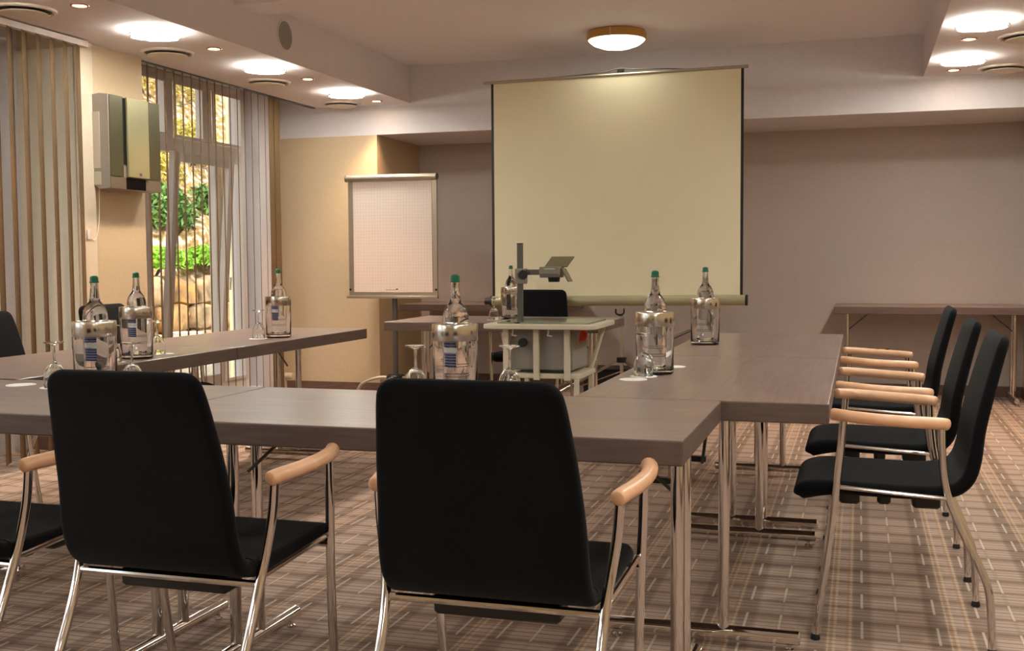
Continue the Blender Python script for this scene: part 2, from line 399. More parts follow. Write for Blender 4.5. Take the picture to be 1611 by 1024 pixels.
def leafmat(n, a, b): return noisy(n, a, b, 7, .6, spec=.3)
LG = leafmat('bright_leaves', (150, 190, 60), (98, 150, 40)); DG = leafmat('dark_leaves', (112, 142, 72), (66, 100, 48)); YG = leafmat('autumn_leaves', (196, 178, 84), (150, 140, 60))
def bush(c, r, n, m_, size, label, seed, flat=1.0, nm='shrub'):
    rnd = random.Random(seed); mb = MB()
    for _ in range(n):
        a, b_ = rnd.uniform(0, 2*PI), math.acos(rnd.uniform(-.3, 1)); q = rnd.uniform(.55, 1)
        p = Vector((r[0]*q*math.sin(b_)*math.cos(a), r[1]*q*math.sin(b_)*math.sin(a), r[2]*q*math.cos(b_)))+Vector(c)
        d = Vector((rnd.gauss(0, 1), rnd.gauss(0, 1), rnd.gauss(.3, 1)*flat)).normalized(); u = d.cross(Vector((rnd.gauss(0, 1), rnd.gauss(0, 1), rnd.gauss(0, 1)))).normalized()
        s_ = size*rnd.uniform(.6, 1.3)
        mb.add([p-d*s_, p+u*s_*.35, p+d*s_, p-u*s_*.35], [(0, 1, 2, 3)])
    e = thing(nm, label, 'shrub', (0, 0, 0)); mb.build('foliage', m_, e, smooth=False)
    b = MB()
    for k in range(5):
        a = k*1.256; b.tube([(c[0]+.02*math.cos(a), c[1]+.02*math.sin(a), c[2]-r[2]*.9), (c[0]+r[0]*.4*math.cos(a), c[1]+r[1]*.4*math.sin(a), c[2]+r[2]*.3)], .012, 6)
    b.build('stem', mat('bark', (90, 70, 50), .9), e); return e
bush((-8.5, 12.1, 1.12), (.42, .72, .22), 2600, LG, .05, 'low bright green spreading shrub on top of the boulder wall, nearer one', 1)
bush((-8.55, 13.65, 1.16), (.42, .72, .22), 2600, LG, .05, 'low bright green spreading shrub on top of the boulder wall, farther one', 2)
bush((-9.4, 13.6, 1.75), (.4, .65, .5), 2600, DG, .07, 'dark green bush standing behind the low bright shrubs', 3)
bush((-9.5, 15.0, 1.8), (.4, .7, .5), 2200, DG, .07, 'dark green bush beside the cream wall edge outside', 4)
bush((-10.1, 14.4, 2.35), (.4, .8, .5), 2200, YG, .05, 'yellow green bush on the slope left of the dark green ones', 5)
bush((-10.7, 16.2, 2.9), (.5, 1.0, .6), 2600, YG, .05, 'large yellowing bush higher up the dry slope', 6)
bush((-12.2, 17.6, 4.3), (.6, 1.3, .6), 1800, YG, .05, 'sparse yellowing bush highest on the slope', 8)
t = thing('planter', 'white square planter standing before the boulder wall outside', 'planter', (-7.3, 11.0, -.04))
MB().lathe([(.12, 0), (.15, .02), (.17, .36), (.18, .38), (.15, .38), (.14, .1), (.0, .1)], cap0=True).build('pot', WHITEF, t)
MB().lathe([(0, .33), (.15, .33)], cap0=False).build('soil', BASEB, t)

# ------------------------------------------------------------------ vertical blinds
def blind(label, x, ys, zt, zb, ang, railmat, railw, y0, y1, w=.10, angs=None):
    e = thing('vertical_blind', label, 'vertical blind', (x, 0, 0), 0, None)
    MB().box(-railw, railw, y0, y1, zt, zt+.034).build('rail', railmat, e, smooth=False)
    for i, yy in enumerate(ys):
        a = math.radians(angs[i] if angs else ang); d = Vector((-math.sin(a), math.cos(a), 0)); n_ = Vector((math.cos(a), math.sin(a), 0))*.0008
        h = d*w/2; c = Vector((0, yy, 0)); vs_ = []
        for z in (zb, zt):
            for p in (c-h-n_, c-h+n_, c+h+n_, c+h-n_): vs_.append(tuple(p+Vector((0, 0, z))))
        MB().loft([vs_[:4], vs_[4:]]).build('slat', SLAT, e, smooth=False)
    ch = MB()
    ch.tube([(0, y0+.02, zt), (0.0, y0+.02, zt-.9)], .0025, 6).build('cord', WHITEP, e)
    return e
ysR = [6.334, 6.43, 6.53, 6.63, 6.73, 6.835, 6.941, 7.045, 7.145, 7.243, 7.345, 7.447, 7.55, 7.652, 7.756, 7.859, 7.962, 8.065, 8.15]
blind('brown vertical slat blind hanging open before the garden window', -4.52, ysR, 2.452, .05, 28, DGREY, .018, 6.28, 8.8, angs=[28]*17+[3, 3])
ysL = [3.2+.109*i for i in range(22)]
blind('brown vertical slat blind at the far left, hung from a white rail', -4.40, [5.59-.111*i for i in range(20)], 2.415, .05, 27, WHITEF, .02, 3.3, 5.66, w=.105)

# ------------------------------------------------------------------ ceiling fittings
def ring_lamp(x, y, label, lit=True):
    e = thing('ceiling_lamp', label, 'ceiling lamp', (x, y, ZS), 0, None)
    MB().lathe([(.10, 0), (.10, -.012), (.0, -.012)], cap0=False).build('lamp_base', SILVER, e)
    MB().lathe([(0, -.034), (.125, -.034), (.13, -.030), (.13, -.026), (.125, -.022), (0, -.022)]).build('diffuser', LAMPM, e)
    MB().lathe([(.131, -.034), (.146, -.034), (.148, -.030), (.146, -.026), (.131, -.026), (.131, -.034)]).build('glass_ring', GLASS, e)
    for k in range(6):
        a = k*PI/3+.3; MB().tube([(.1385*math.cos(a), .1385*math.sin(a), -.037), (.1385*math.cos(a), .1385*math.sin(a), 0)], .004, 8).build('stud', STEEL, e)
    return e
def spot(x, y, label, w=SPOT_W):
    e = thing('spotlight', label, 'recessed spotlight', (x, y, ZS), 0, None)
    MB().lathe([(.034, -.001), (.036, -.006), (.046, -.006), (.048, 0)]).build('trim_ring', mat('copper_trim', (188, 120, 86), .35, .6), e)
    MB().lathe([(0, -.002), (.034, -.002)]).build('bulb_face', SPOTM, e)
    l = bpy.data.lights.new('spot_lamp', 'SPOT'); l.energy = w; l.spot_size = math.radians(95); l.spot_blend = .7; l.shadow_soft_size = .03; l.color = (1, .62, .36)
    lo = bpy.data.objects.new('spot_lamp', l); COL.objects.link(lo); lo.parent = e; lo.location = (0, 0, -.02)
    return e
def vent(x, y, label):
    e = thing('air_vent', label, 'air vent', (x, y, ZS), 0, None)
    MB().lathe([(.138, 0), (.140, -.008), (.150, -.014), (.162, -.010), (.166, 0)], n=40).build('rim', VENTM, e)
    MB().lathe([(0, -.034), (.10, -.032), (.122, -.026), (.124, -.022), (.118, -.020), (0, -.020)], n=40).build('disc', VENTM, e)
    MB().lathe([(0, -.0015), (.138, -.0015)], n=40).build('duct_shade', BLACKP, e)  # flat black disc, the shade of the vent gap put in as colour
    MB().tube([(0, 0, -.02), (0, 0, -.002)], .03, 12).build('stem', CREAMP, e)
    return e
near = {5.56: 'nearest round', 6.80: 'middle round', 8.05: 'farthest round'}
for y, n_ in near.items(): ring_lamp(-3.85, y, n_+' glass ceiling lamp in the left ceiling strip')
for y, n_ in ((6.85, 'round glass ceiling lamp nearer the camera in the right ceiling strip'), (8.06, 'round glass ceiling lamp nearest the back wall in the right ceiling strip')): ring_lamp(.645, y, n_)
for y, n_ in ((4.89, 'first small spotlight of the left ceiling strip, above the near blind'), (6.14, 'small spotlight between the nearest and middle round lamps at left'), (7.375, 'small spotlight between the middle and farthest round lamps at left'), (8.584, 'last small spotlight of the left strip, above the flipchart')): spot(-3.83, y, n_)
for y, n_ in ((7.38, 'small spotlight between the two round lamps in the right strip'), (8.56, 'small spotlight closest to the back wall in the right strip')): spot(.625, y, n_)
for y, n_ in ((4.88, 'large round vent at the upper left corner above the white rail'), (6.15, 'round ceiling vent beside the nearest round lamp at left'), (7.40, 'round ceiling vent beside the middle round lamp at left'), (8.62, 'round ceiling vent beside the farthest round lamp at left')): vent(-4.17, y, n_)
for y, n_ in ((7.39, 'round ceiling vent cut by the right edge of the photo'), (8.57, 'round ceiling vent near the back wall in the right strip')): vent(.95, y, n_)
for x, ys_ in ((-3.85, (4.32, 3.08, 1.84, .6, -.7, -2.0)), (.645, (5.6, 4.36, 3.12, 1.88, .64, -.7, -2.0))):  # unseen ring lamps, repeated towards the camera as added fill light
    for i, y in enumerate(ys_): ring_lamp(x, y, 'added round glass fill lamp in the %s strip, %s from the visible ones towards the camera' % ('left' if x < 0 else 'right', ORD[i])) ['group'] = 'added fill lamps on the camera side, '+('left' if x < 0 else 'right')
def dome(x, y, label):
    e = thing('dome_lamp', label, 'ceiling lamp', (x, y, ZC))
    MB().lathe([(.19, 0), (.205, -.004), (.212, -.03), (.214, -.062), (.205, -.064), (.20, -.05), (.18, -.01)]).build('wooden_ring', mat('lamp_wood', (190, 140, 60), .45), e)
    MB().box(-.006, .006, -.218, -.211, -.064, -.004).build('clip', CREAMP, e)
    MB().lathe([(0, -.128), (.05, -.126), (.11, -.115), (.165, -.095), (.198, -.07), (.204, -.058)]).build('dome', DOMEM, e)
dome(-1.68, 7.98, 'dome ceiling lamp with wooden ring above the projection screen')
for y, n_ in ((4.6, 'dome ceiling lamp with wooden ring above the middle of the table group'), (1.2, 'dome ceiling lamp with wooden ring above the camera'), (-1.8, 'dome ceiling lamp with wooden ring near the rear wall')): dome(-1.68, y, n_)
t = thing('ceiling_speaker', 'oval grey speaker grille set into the side of the left ceiling strip', 'speaker', (XS, 6.665, 2.622), 0)
sp_ = MB().lathe([(0, .006), (.085, .006), (.092, .003)], n=40); sp_.xform(Matrix.Rotation(PI/2, 4, 'Y')); sp_.build('grille', noisy('grille_cloth', (158, 148, 138), (140, 130, 122), 400, .8), t)
sp_ = MB().lathe([(.092, 0), (.093, .008), (.101, .008), (.103, 0)], n=40); sp_.xform(Matrix.Rotation(PI/2, 4, 'Y')); sp_.build('rim', UPPER, t)

# ------------------------------------------------------------------ tables
def make_table(label, loc, rz, group, l=TL, w=TW, top=TOP, inset=(.10, .10)):
    e = thing('conference_table', label, 'table', loc, rz, group)
    g = .0015
    tt = MB().box(-l/2+g, l/2-g, -w/2, w/2, top-TH, top).build('tabletop', WOOD, e, smooth=False, bevel=.004)
    if len(tt.data.materials) < 2: tt.data.materials.append(EDGE)
    for p_ in tt.data.polygons:
        if p_.normal.z < .5: p_.material_index = 1
    for s, ins in ((-1, inset[0]), (1, inset[1])):
        x = s*(l/2-ins)
        a = MB(); hw = .285
        a.tube([(x, -hw, .042), (x, -hw+.004, .042), (x, hw-.004, .042), (x, hw, .042)], .021, 14, rs=[.017, .021, .021, .017]); a.build('foot_bar', CHROME, e)
        for t_ in (-1, 1):
            MB().tube([(x, t_*.065, .055), (x, t_*.065, top-TH)], .0165, 14).build('leg', CHROME, e)
            MB().lathe([(.006, .022), (.006, .010), (.013, .009), (.013, 0), (0, 0)], (x, t_*(hw-.03), 0), 10).build('glide', CHROME, e)
        MB().box(x-.03, x+.03, -.2, .2, top-TH-.006, top-TH).build('mounting_plate', BLACKP, e)
        MB().tube([(x-s*.01, 0.0, top-.20), (x-s*.17, 0.0, top-TH-.004)], .005, 8).build('brace', DGREY, e)
    return e
YF = 2.4485+TW/2; XRE = -.366
G1 = 'conference tables pushed into a U'
make_table('brown table of the near row, right one with the free corner', (XRE-TL/2, YF, 0), 0, G1, inset=(.13, .06))
make_table('brown table of the near row, left one behind the left black chair', (XRE-TL*1.5, YF, 0), 0, G1, inset=(.06, .13))
YW = 2.4485+TW
XW = -.797+TW/2
make_table('near table of the right arm, wood grain running away, beside the armchairs', (XW, YW+TL/2, 0), PI/2, G1, inset=(.10, .11))
make_table('far table of the right arm, its end facing the recessed wall', (XW, YW+TL*1.5, 0), PI/2, G1, inset=(.10, .12))
XL = -2.774-TW/2
make_table('near table of the left arm beneath the two coolers', (XL, YW+TL/2-.03, 0), PI/2, G1, inset=(.10, .10))
make_table('far table of the left arm ending before the flipchart', (XL, YW+TL*1.5-.03, 0), PI/2, G1, inset=(.10, .30))
make_table('presenter table behind the projector trolley', (-2.25, 7.12, 0), 0, 'free standing tables', l=1.44, w=.80, inset=(.15, .13))
make_table('dark table against the back wall right of the flipchart', (-3.10, 9.40, 0), 0, 'free standing tables', l=1.5, w=.70, top=.755, inset=(.35, .10))
make_table('long brown table against the back wall behind the three armchairs', (.535, 9.42, 0), 0, 'free standing tables', l=1.44, w=.66, top=.755, inset=(.10, .10))
t = thing('folded_board', 'dark brown folded board standing at the inner side of the right arm', 'board', (-.90, 5.93, 0))
MB().box(-.012, .012, -.36, .36, .03, .735).build('panel', WOOD, t, smooth=False, bevel=.003)
MB().box(-.014, .014, -.362, .362, .735, .742).build('edge_trim', BLACKP, t, smooth=False)
for s in (-1, 1): MB().box(-.09, .09, s*.33-.02, s*.33+.02, 0, .03).build('foot', BLACKP, t, smooth=False)

# ------------------------------------------------------------------ chairs
def slab(path, ws, ts, n=5, r=.9):
    """rounded slab swept along (y,z) path; ws widths, ts thicknesses"""
    rings = []
    for i, (y, z) in enumerate(path):
        a = path[max(i-1, 0)]; b = path[min(i+1, len(path)-1)]; d = Vector((0, b[0]-a[0], b[1]-a[1])).normalized(); nn = Vector((0, -d.z, d.y))
        w, t_ = ws[i]/2, ts[i]/2; ring = []
        cr = min(t_*.98, w*.98)
        for cx, cn, a0 in ((w-cr, t_-cr, 0), (-w+cr, t_-cr, 90), (-w+cr, -t_+cr, 180), (w-cr, -t_+cr, 270)):
            for k in range(n+1):
                q = math.radians(a0+90*k/n); px, pn = cx+cr*math.cos(q), cn+cr*math.sin(q)
                ring.append(Vector((px, y, z))+nn*pn)
        rings.append(ring)
    return MB().loft(rings)
def interp(tab, n):
    P = smoothpath([(a[0], a[1], 0) for a in tab], n); Q = smoothpath([(a[2], a[3], 0) for a in tab], n)
    return [(p.x, p.y) for p in P], [q.x for q in Q], [q.y for q in Q]
def make_chair(label, loc, rz, group):
    e = thing('armchair', label, 'chair', loc, rz, group)
    p, w, t_ = interp([(.300, .424, .38, .020), (.296, .430, .41, .042), (.276, .444, .435, .054), (.235, .454, .448, .052), (.18, .458, .452, .044), (.10, .457, .455, .042), (0, .455, .455, .042), (-.09, .457, .452, .042), (-.125, .465, .45, .042)], 4)
    slab(p, w, t_).build('seat', FABRIC, e, ang=70)
    p, w, t_ = interp([(-.118, .462, .45, .040), (-.152, .473, .45, .040), (-.180, .505, .448, .040), (-.196, .56, .445, .038), (-.206, .64, .436, .036), (-.226, .73, .422, .034), (-.246, .81, .404, .032), (-.262, .868, .388, .030), (-.270, .893, .372, .028), (-.275, .907, .340, .020), (-.277, .912, .30, .008)], 4)
    slab(p, w, t_).build('backrest', FABRIC, e, ang=70)
    for s in (-1, 1):
        f = smoothpath([(s*.262, .168, .668), (s*.258, .178, .55), (s*.245, .205, .30), (s*.235, .243, .012)], 4)
        MB().tube(f, .0112).build('leg', CHROME, e)
        f = smoothpath([(s*.264, -.100, .655), (s*.258, -.103, .58), (s*.246, -.112, .50), (s*.238, -.130, .43), (s*.235, -.170, .335), (s*.235, -.212, .25), (s*.235, -.238, .17), (s*.235, -.247, .012)], 4)
        MB().tube(f, .0112).build('leg', CHROME, e)
        a = smoothpath([(s*.262, -.122, .664), (s*.268, -.095, .668), (s*.283, -.01, .672), (s*.288, .08, .677), (s*.280, .15, .682), (s*.262, .188, .684), (s*.252, .200, .684)], 4)
        rs = [.0175]*len(a); rs[0] = .010; rs[1] = .0155; rs[-1] = .009; rs[-2] = .015
        MB().tube(a, .0165, 14, rs=rs).build('armrest', BEECH, e)
        MB().tube([(s*.248, .188, .468), (s*.242, -.118, .448)], .0065, 10).build('side_rail', CHROME, e)
        for q in (.243, -.247): MB().lathe([(.0115, .018), (.0135, .010), (.0145, .003), (.012, 0), (0, 0)], (s*.235, q, 0), 12).build('glide', BLACKP, e)
    MB().tube([(-.238, -.128, .430), (.238, -.128, .430)], .0085, 10).build('rear_rail', CHROME, e)
    MB().tube([(-.25, .184, .445), (.25, .184, .445)], .0075, 10).build('front_rail', CHROME, e)
    for y0, y1, hw, zb in ((.12, .18, .14, .395), (.03, .07, .13, .397), (-.11, -.03, .14, .393)):
        MB().rbox(-hw, hw, y0, y1, zb, .437, .012, 3, .006).build('seat_support', BLACKP, e)
    return e
C0 = make_chair('large black armchair with its back to the camera, middle of the picture', (-.718, 2.285, 0), 0, 'armchairs around the tables')
GC = 'armchairs around the tables'
chairs = [((-1.495, 2.28), 0, 'large black armchair with its back to the camera, left of the middle one'),
          ((-2.14, 2.27), -.02, 'black armchair at the left picture edge, mostly cut off, its seat and one armrest showing'),
          ((.13, 3.64), PI/2, 'nearest of the three black armchairs in profile at the right'),
          ((.13, 4.40), PI/2, 'second black armchair in profile at the right, between the other two'),
          ((.13, 5.44), PI/2, 'farthest of the three black armchairs in profile at the right'),
          ((-3.64, 4.23), -PI/2, 'black armchair at the left arm, a slice of its back at the left edge'),
          ((-3.66, 5.13), -PI/2, 'black armchair at the left arm, before the beige pier'),
          ((-2.27, 7.79), PI, 'black armchair behind the presenter table facing the camera')]
for (x, y), r, lb in chairs: dup(C0, (x, y, 0), r, lb, GC)

# ------------------------------------------------------------------ coolers, bottles, glasses, coasters
def labelmat(name, c1, c2, sc):
    m = mat(name, c1, .5); tc = N(m, 'ShaderNodeTexCoord'); sp2 = N(m, 'ShaderNodeSeparateXYZ'); L(m, tc.outputs['Object'], sp2.inputs[0])
    r = M1(m, 'FRACT', M1(m, 'MULTIPLY', sp2.outputs[2], sc)); k = M1(m, 'GREATER_THAN', r, .72)
    L(m, MIX(m, M1(m, 'MULTIPLY', k, .6), srgb(*c1), srgb(*c2)), bsdf(m).inputs['Base Color']); return m
LBL = labelmat('blue_label', (30, 46, 104), (190, 196, 214), 120)
LBW = mat('white_label', (222, 222, 226), .5)
def arc_patch(r, a0, a1, z0, z1, n=10):
    v = []
    for k in range(n+1):
        a = math.radians(a0+(a1-a0)*k/n)
        for rr in (r, r+.0006):
            for z in (z0, z1): v.append((rr*math.cos(a), rr*math.sin(a), z))
    f = []
    for k in range(n):
        o = 4*k; f += [(o, o+1, o+5, o+4), (o+2, o+6, o+7, o+3), (o+1, o+3, o+7, o+5), (o, o+4, o+6, o+2)]
    f += [(0, 2, 3, 1), (4*n, 4*n+1, 4*n+3, 4*n+2)]
    return MB().add(v, f)
def make_cooler(label, loc):
    e = thing('bottle_cooler', label, 'bottle cooler', loc, 0, 'clear bottle coolers')
    MB().lathe([(0, .0), (.061, 0), (.0655, .004), (.0665, .02), (.0665, .172), (.0625, .172), (.0615, .02), (.058, .014), (0, .014)], n=40).build('body', ACRYL, e)
    MB().lathe([(.0668, .168), (.0682, .170), (.0682, .213), (.0668, .216), (.0612, .216), (.060, .212), (.060, .172), (.0622, .168), (.0668, .168)], n=40).build('steel_rim', STEEL, e)
    return e
def make_bottle(label, loc, rz):
    e = thing('water_bottle', label, 'bottle', loc, rz, 'water bottles in the coolers')
    MB().lathe([(0, .004), (.020, .0), (.034, .0), (.0385, .005), (.039, .02), (.039, .204), (.0385, .218), (.0365, .231), (.032, .244), (.0245, .256), (.0175, .265), (.0152, .275), (.0142, .290), (.0125, .310), (.012, .326), (0, .326)], n=36).build('glass_body', WATER, e)
    MB().lathe([(0, .347), (.008, .346), (.0125, .342), (.0132, .334), (.013, .330), (.0148, .328), (.0148, .323), (.0, .323)], n=24).build('cap', GREENC, e)
    for r0, z in ((.0395, .046), (.0395, .076)): MB().lathe([(r0-.0006, z-.001), (r0+.0004, z), (r0-.0006, z+.001)], n=36).build('ring_mark', DGREY, e)
    arc_patch(.0394, -60, 0, .135, .180).build('upper_label', LBL, e)
    arc_patch(.0394, -60, 4, .118, .133).build('band_label', LBW, e)
    arc_patch(.0394, -55, 0, .075, .116).build('lower_label', LBL, e)
    return e
cools = [((-1.13, 3.07), -1.22, 'clear bottle cooler with steel rim directly behind the middle chair'),
         ((-.68, 3.87), 1.1, 'clear bottle cooler with steel rim on the right, two coasters before it'),
         ((-.684, 5.24), 1.0, 'clear bottle cooler with steel rim at the far seam of the right arm'),
         ((-2.33, 3.0), -.87, 'clear bottle cooler with steel rim behind the left chair'),
         ((-2.89, 3.99), -1.05, 'clear bottle cooler with steel rim on the left arm, near its inner edge'),
         ((-2.93, 5.26), -1.15, 'clear bottle cooler with steel rim nearest the blinds at the end of the left arm'),
         ((-2.24, 7.18), 1.2, 'clear bottle cooler with steel rim on the presenter table behind the projector column')]
blab = ['green capped water bottle in the cooler behind the middle chair', 'green capped water bottle in the right cooler with coasters before it', 'green capped water bottle in the farther cooler of the right arm',
        'green capped water bottle in the cooler behind the left chair', 'green capped water bottle in the cooler on the left arm by the pier', 'green capped water bottle in the cooler at the far end of the left arm', 'dark stoppered water bottle in the cooler on the presenter table']
for i, ((x, y), r, lb) in enumerate(cools):
    if i == 0: c0 = make_cooler(lb, (x, y, TOP)); b0 = make_bottle(blab[0], (x, y+.006, TOP+.0145), r)
    else: dup(c0, (x, y, TOP), 0, lb); dup(b0, (x, y+.006, TOP+.0145), r, blab[i])
def make_glass(label, loc):
    o = MB().lathe([(.0, .148), (.031, .1475), (.032, .146), (.031, .1445), (.012, .140), (.005, .134), (.0042, .125), (.004, .088), (.006, .081), (.018, .074), (.028, .060), (.0335, .040), (.034, .022), (.0325, .001), (.0320, 0), (.0314, .001), (.0328, .022), (.0322, .040), (.0268, .059), (.0165, .0725), (.004, .078), (0, .0785)], n=32).build('wine_glass', GLASS)
    o.location = loc; return tag(o, label, 'wine glass', 'upturned wine glasses')
def make_coaster(label, loc):
    o = MB().lathe([(0, 0), (.046, 0), (.047, .0008), (.046, .0018), (0, .0018)], n=36).build('coaster', WHITEP); o.location = loc
    return tag(o, label, 'coaster', 'white paper coasters')
gl = [((-1.262, 3.085), 'upturned wine glass left of the cooler behind the middle chair'), ((-.985, 3.14), 'upturned wine glass right of the cooler behind the middle chair'),
      ((-.70, 3.765), 'upturned wine glass standing before the right cooler on a coaster'), ((-2.475, 2.985), 'upturned wine glass left of the cooler behind the left chair'),
      ((-2.20, 3.01), 'upturned wine glass right of the cooler behind the left chair'), ((-2.865, 3.80), 'upturned wine glass before the cooler on the left arm'),
      ((-2.915, 4.17), 'upturned wine glass behind the cooler on the left arm'), ((-2.985, 5.15), 'upturned wine glass beside the cooler at the far end of the left arm'), ((-2.32, 7.06), 'upturned wine glass on the presenter table left of the projector column')]
g0 = None
for (x, y), lb in gl:
    if not g0: g0 = make_glass(lb, (x, y, TOP+.0018))
    else: dup(g0, (x, y, TOP+.0018), 0, lb)
cs = [((-1.262, 3.085), 'white coaster under the glass left of the middle cooler'), ((-.985, 3.14), 'white coaster under the glass right of the middle cooler'), ((-.70, 3.765), 'white coaster under the glass before the right cooler'),
      ((-.715, 3.655), 'empty white coaster nearest the camera before the right cooler'), ((-.655, 4.12), 'empty white coaster peeking out behind the right cooler'), ((-2.475, 2.985), 'white coaster under the glass left of the left cooler'),
      ((-2.64, 3.02), 'empty white coaster at the left picture edge on the near row'), ((-2.20, 3.01), 'white coaster under the glass right of the left cooler'), ((-2.865, 3.80), 'white coaster under the glass before the left arm cooler'),
      ((-2.90, 4.19), 'white coaster under the glass behind the left arm cooler'), ((-2.975, 5.13), 'white coaster beside the far cooler of the left arm'), ((-2.32, 7.06), 'white coaster under the glass on the presenter table'),
      ((-2.62, 7.02), 'empty white coaster on the presenter table left of the glass')]
c_0 = None
for (x, y), lb in cs:
    if not c_0: c_0 = make_coaster(lb, (x, y, TOP))
    else: dup(c_0, (x, y, TOP), 0, lb)

# ------------------------------------------------------------------ projection screen on tripod
t = thing('projection_screen', 'large cream projection screen on a tripod before the back wall', 'projection screen', (-1.70, 8.15, 0))
SCR = mat('screen_cloth', (230, 222, 194), .8, spec=.2)
def quad(x0, zl0, x1, zr0, zl1, zr1, y0, y1): return MB().add([(x0, y0, zl0), (x1, y0, zr0), (x1, y0, zr1), (x0, y0, zl1), (x0, y1, zl0), (x1, y1, zr0), (x1, y1, zr1), (x0, y1, zl1)], [(0, 1, 2, 3), (7, 6, 5, 4), (0, 4, 5, 1), (1, 5, 6, 2), (2, 6, 7, 3), (3, 7, 4, 0)])
quad(-.968, .85, .885, .865, 2.472, 2.486, -.001, .001).build('screen_fabric', SCR, t, smooth=False)
quad(-.988, .85, -.968, .85, 2.472, 2.472, -.0012, .0012).build('black_border', BLACKP, t, smooth=False)
quad(.885, .865, .905, .865, 2.486, 2.486, -.0012, .0012).build('black_border', BLACKP, t, smooth=False)
MB().tube([(-1.045, 0, 2.482), (.935, 0, 2.498)], .012, 12).build('top_rail', SILVER, t)
MB().tube([(-.985, -.01, .822), (.925, -.01, .838)], .038, 20).build('housing', mat('housing_cream', (166, 160, 128), .4, .3), t)
for a, b in ((-1.0, -.985), (.925, .94)): MB().tube([(a, -.01, .822 if a < 0 else .838), (b, -.01, .822 if a < 0 else .838)], .040, 16).build('end_cap', BLACKP, t)
MB().tube([(-1.045, -.01, .822), (-1.0, -.01, .822)], .028, 12).build('end_knob', BLACKP, t)
MB().box(.0, .022, .03, .05, .26, 2.50).build('pole', STEEL, t, smooth=False)
MB().box(-.012, .03, .0, .055, 2.475, 2.535).build('hook', BLACKP, t, bevel=.003)
MB().tube(smoothpath([(-.62, 0, 2.49), (-.16, .012, 2.512), (-.06, .02, 2.528), (.01, .02, 2.538), (.10, .02, 2.528), (.34, .01, 2.516), (.56, 0, 2.497)], 5), .0045, 8).build('wire_handle', DGREY, t)
MB().tube(smoothpath([(-.03, .03, .765), (-.028, .025, .735), (0, .02, .722), (.03, .02, .735), (.034, .02, .77)], 4), .007, 8).build('height_clamp', BLACKP, t)
MB().rbox(-.025, .047, .005, .075, .365, .405, .02, 4).build('tripod_hub', BLACKP, t)
for dx, dy in ((-.66, -.16), (.64, -.16), (.27, .58)):
    l_ = MB().tube([(.011+dx*.03, .04+dy*.03, .385), (dx, .04+dy, .018)], .011, 10).build('leg', STEEL, t)
    MB().lathe([(.014, .03), (.018, .004), (0, 0)], (dx, .04+dy, 0), 12).build('rubber_foot', BLACKP, l_)
    MB().tube([(dx*.42, .04+dy*.42, .19), (.011, .04, .30)], .005, 8).build('strut', STEEL, t)

# ------------------------------------------------------------------ flipchart
t = thing('flipchart', 'silver flipchart stand with squared paper beside the recess', 'flipchart', (-3.575, 8.28, 0))
def paper():
    m = mat('squared_paper', (226, 208, 198), .7); tc = N(m, 'ShaderNodeTexCoord'); s3 = N(m, 'ShaderNodeSeparateXYZ'); L(m, tc.outputs['Object'], s3.inputs[0])
    k = None
    for i in (0, 2):
        r = M1(m, 'FRACT', M1(m, 'MULTIPLY', M1(m, 'ADD', s3.outputs[i], 10), 40)); g = M1(m, 'LESS_THAN', r, .09); k = g if k is None else M1(m, 'MAXIMUM', k, g)
    L(m, MIX(m, M1(m, 'MULTIPLY', k, .35), srgb(226, 208, 198), srgb(160, 142, 142)), bsdf(m).inputs['Base Color']); return m
MB().box(-.385, .385, 0, .018, .852, 1.80).build('board', SILVER, t, bevel=.004)
MB().box(-.338, .342, -.004, 0, .885, 1.785).build('paper_pad', paper(), t, smooth=False)
MB().tube([(-.388, -.012, 1.800), (.388, -.012, 1.800)], .026, 18).build('clamp_bar', SILVER, t)
for s in (-1, 1):
    MB().tube([(s*.388, -.012, 1.80), (s*.396, -.012, 1.80)], .027, 18).build('end_cap', DGREY, t)
    MB().lathe([(.009, 0), (.009, .006), (0, .006)], (0, 0, 0), 14).xform(Matrix.Translation((s*.372, 0, .905)) @ Matrix.Rotation(PI/2, 4, 'X')).build('button', BLACKP, t)
MB().box(-.395, .395, -.035, .0, .835, .856).build('pen_tray', SILVER, t, bevel=.003)
MB().box(-.06, .03, -.0046, -.004, .902, .905).box(.03, .045, -.0046, -.004, .903, .914).build('maker_mark', mat('mark_blue', (40, 50, 100), .5), t, smooth=False)
MB().tube([(.0, .035, .20), (.0, .035, 1.5)], .022, 18).build('pole', DGREY, t)
MB().rbox(-.075, .075, -.04, .11, .175, .215, .07, 6, .008).build('hub', BLACKP, t)
for k in range(5):
    a = math.radians(200+72*k); dx, dy = math.cos(a), math.sin(a)
    l_ = MB().tube(smoothpath([(dx*.05, .035+dy*.05, .195), (dx*.17, .035+dy*.17, .188), (dx*.27, .035+dy*.27, .15), (dx*.312, .035+dy*.312, .085)], 4), .013, 10).build('leg', SILVER, t)
    MB().tube([(dx*.312-dy*.016, .035+dy*.312+dx*.016, .032), (dx*.312+dy*.016, .035+dy*.312-dx*.016, .032)], .032, 16).tube([(dx*.312, .035+dy*.312, .04), (dx*.312, .035+dy*.312, .10)], .012, 10).build('caster', BLACKP, l_)

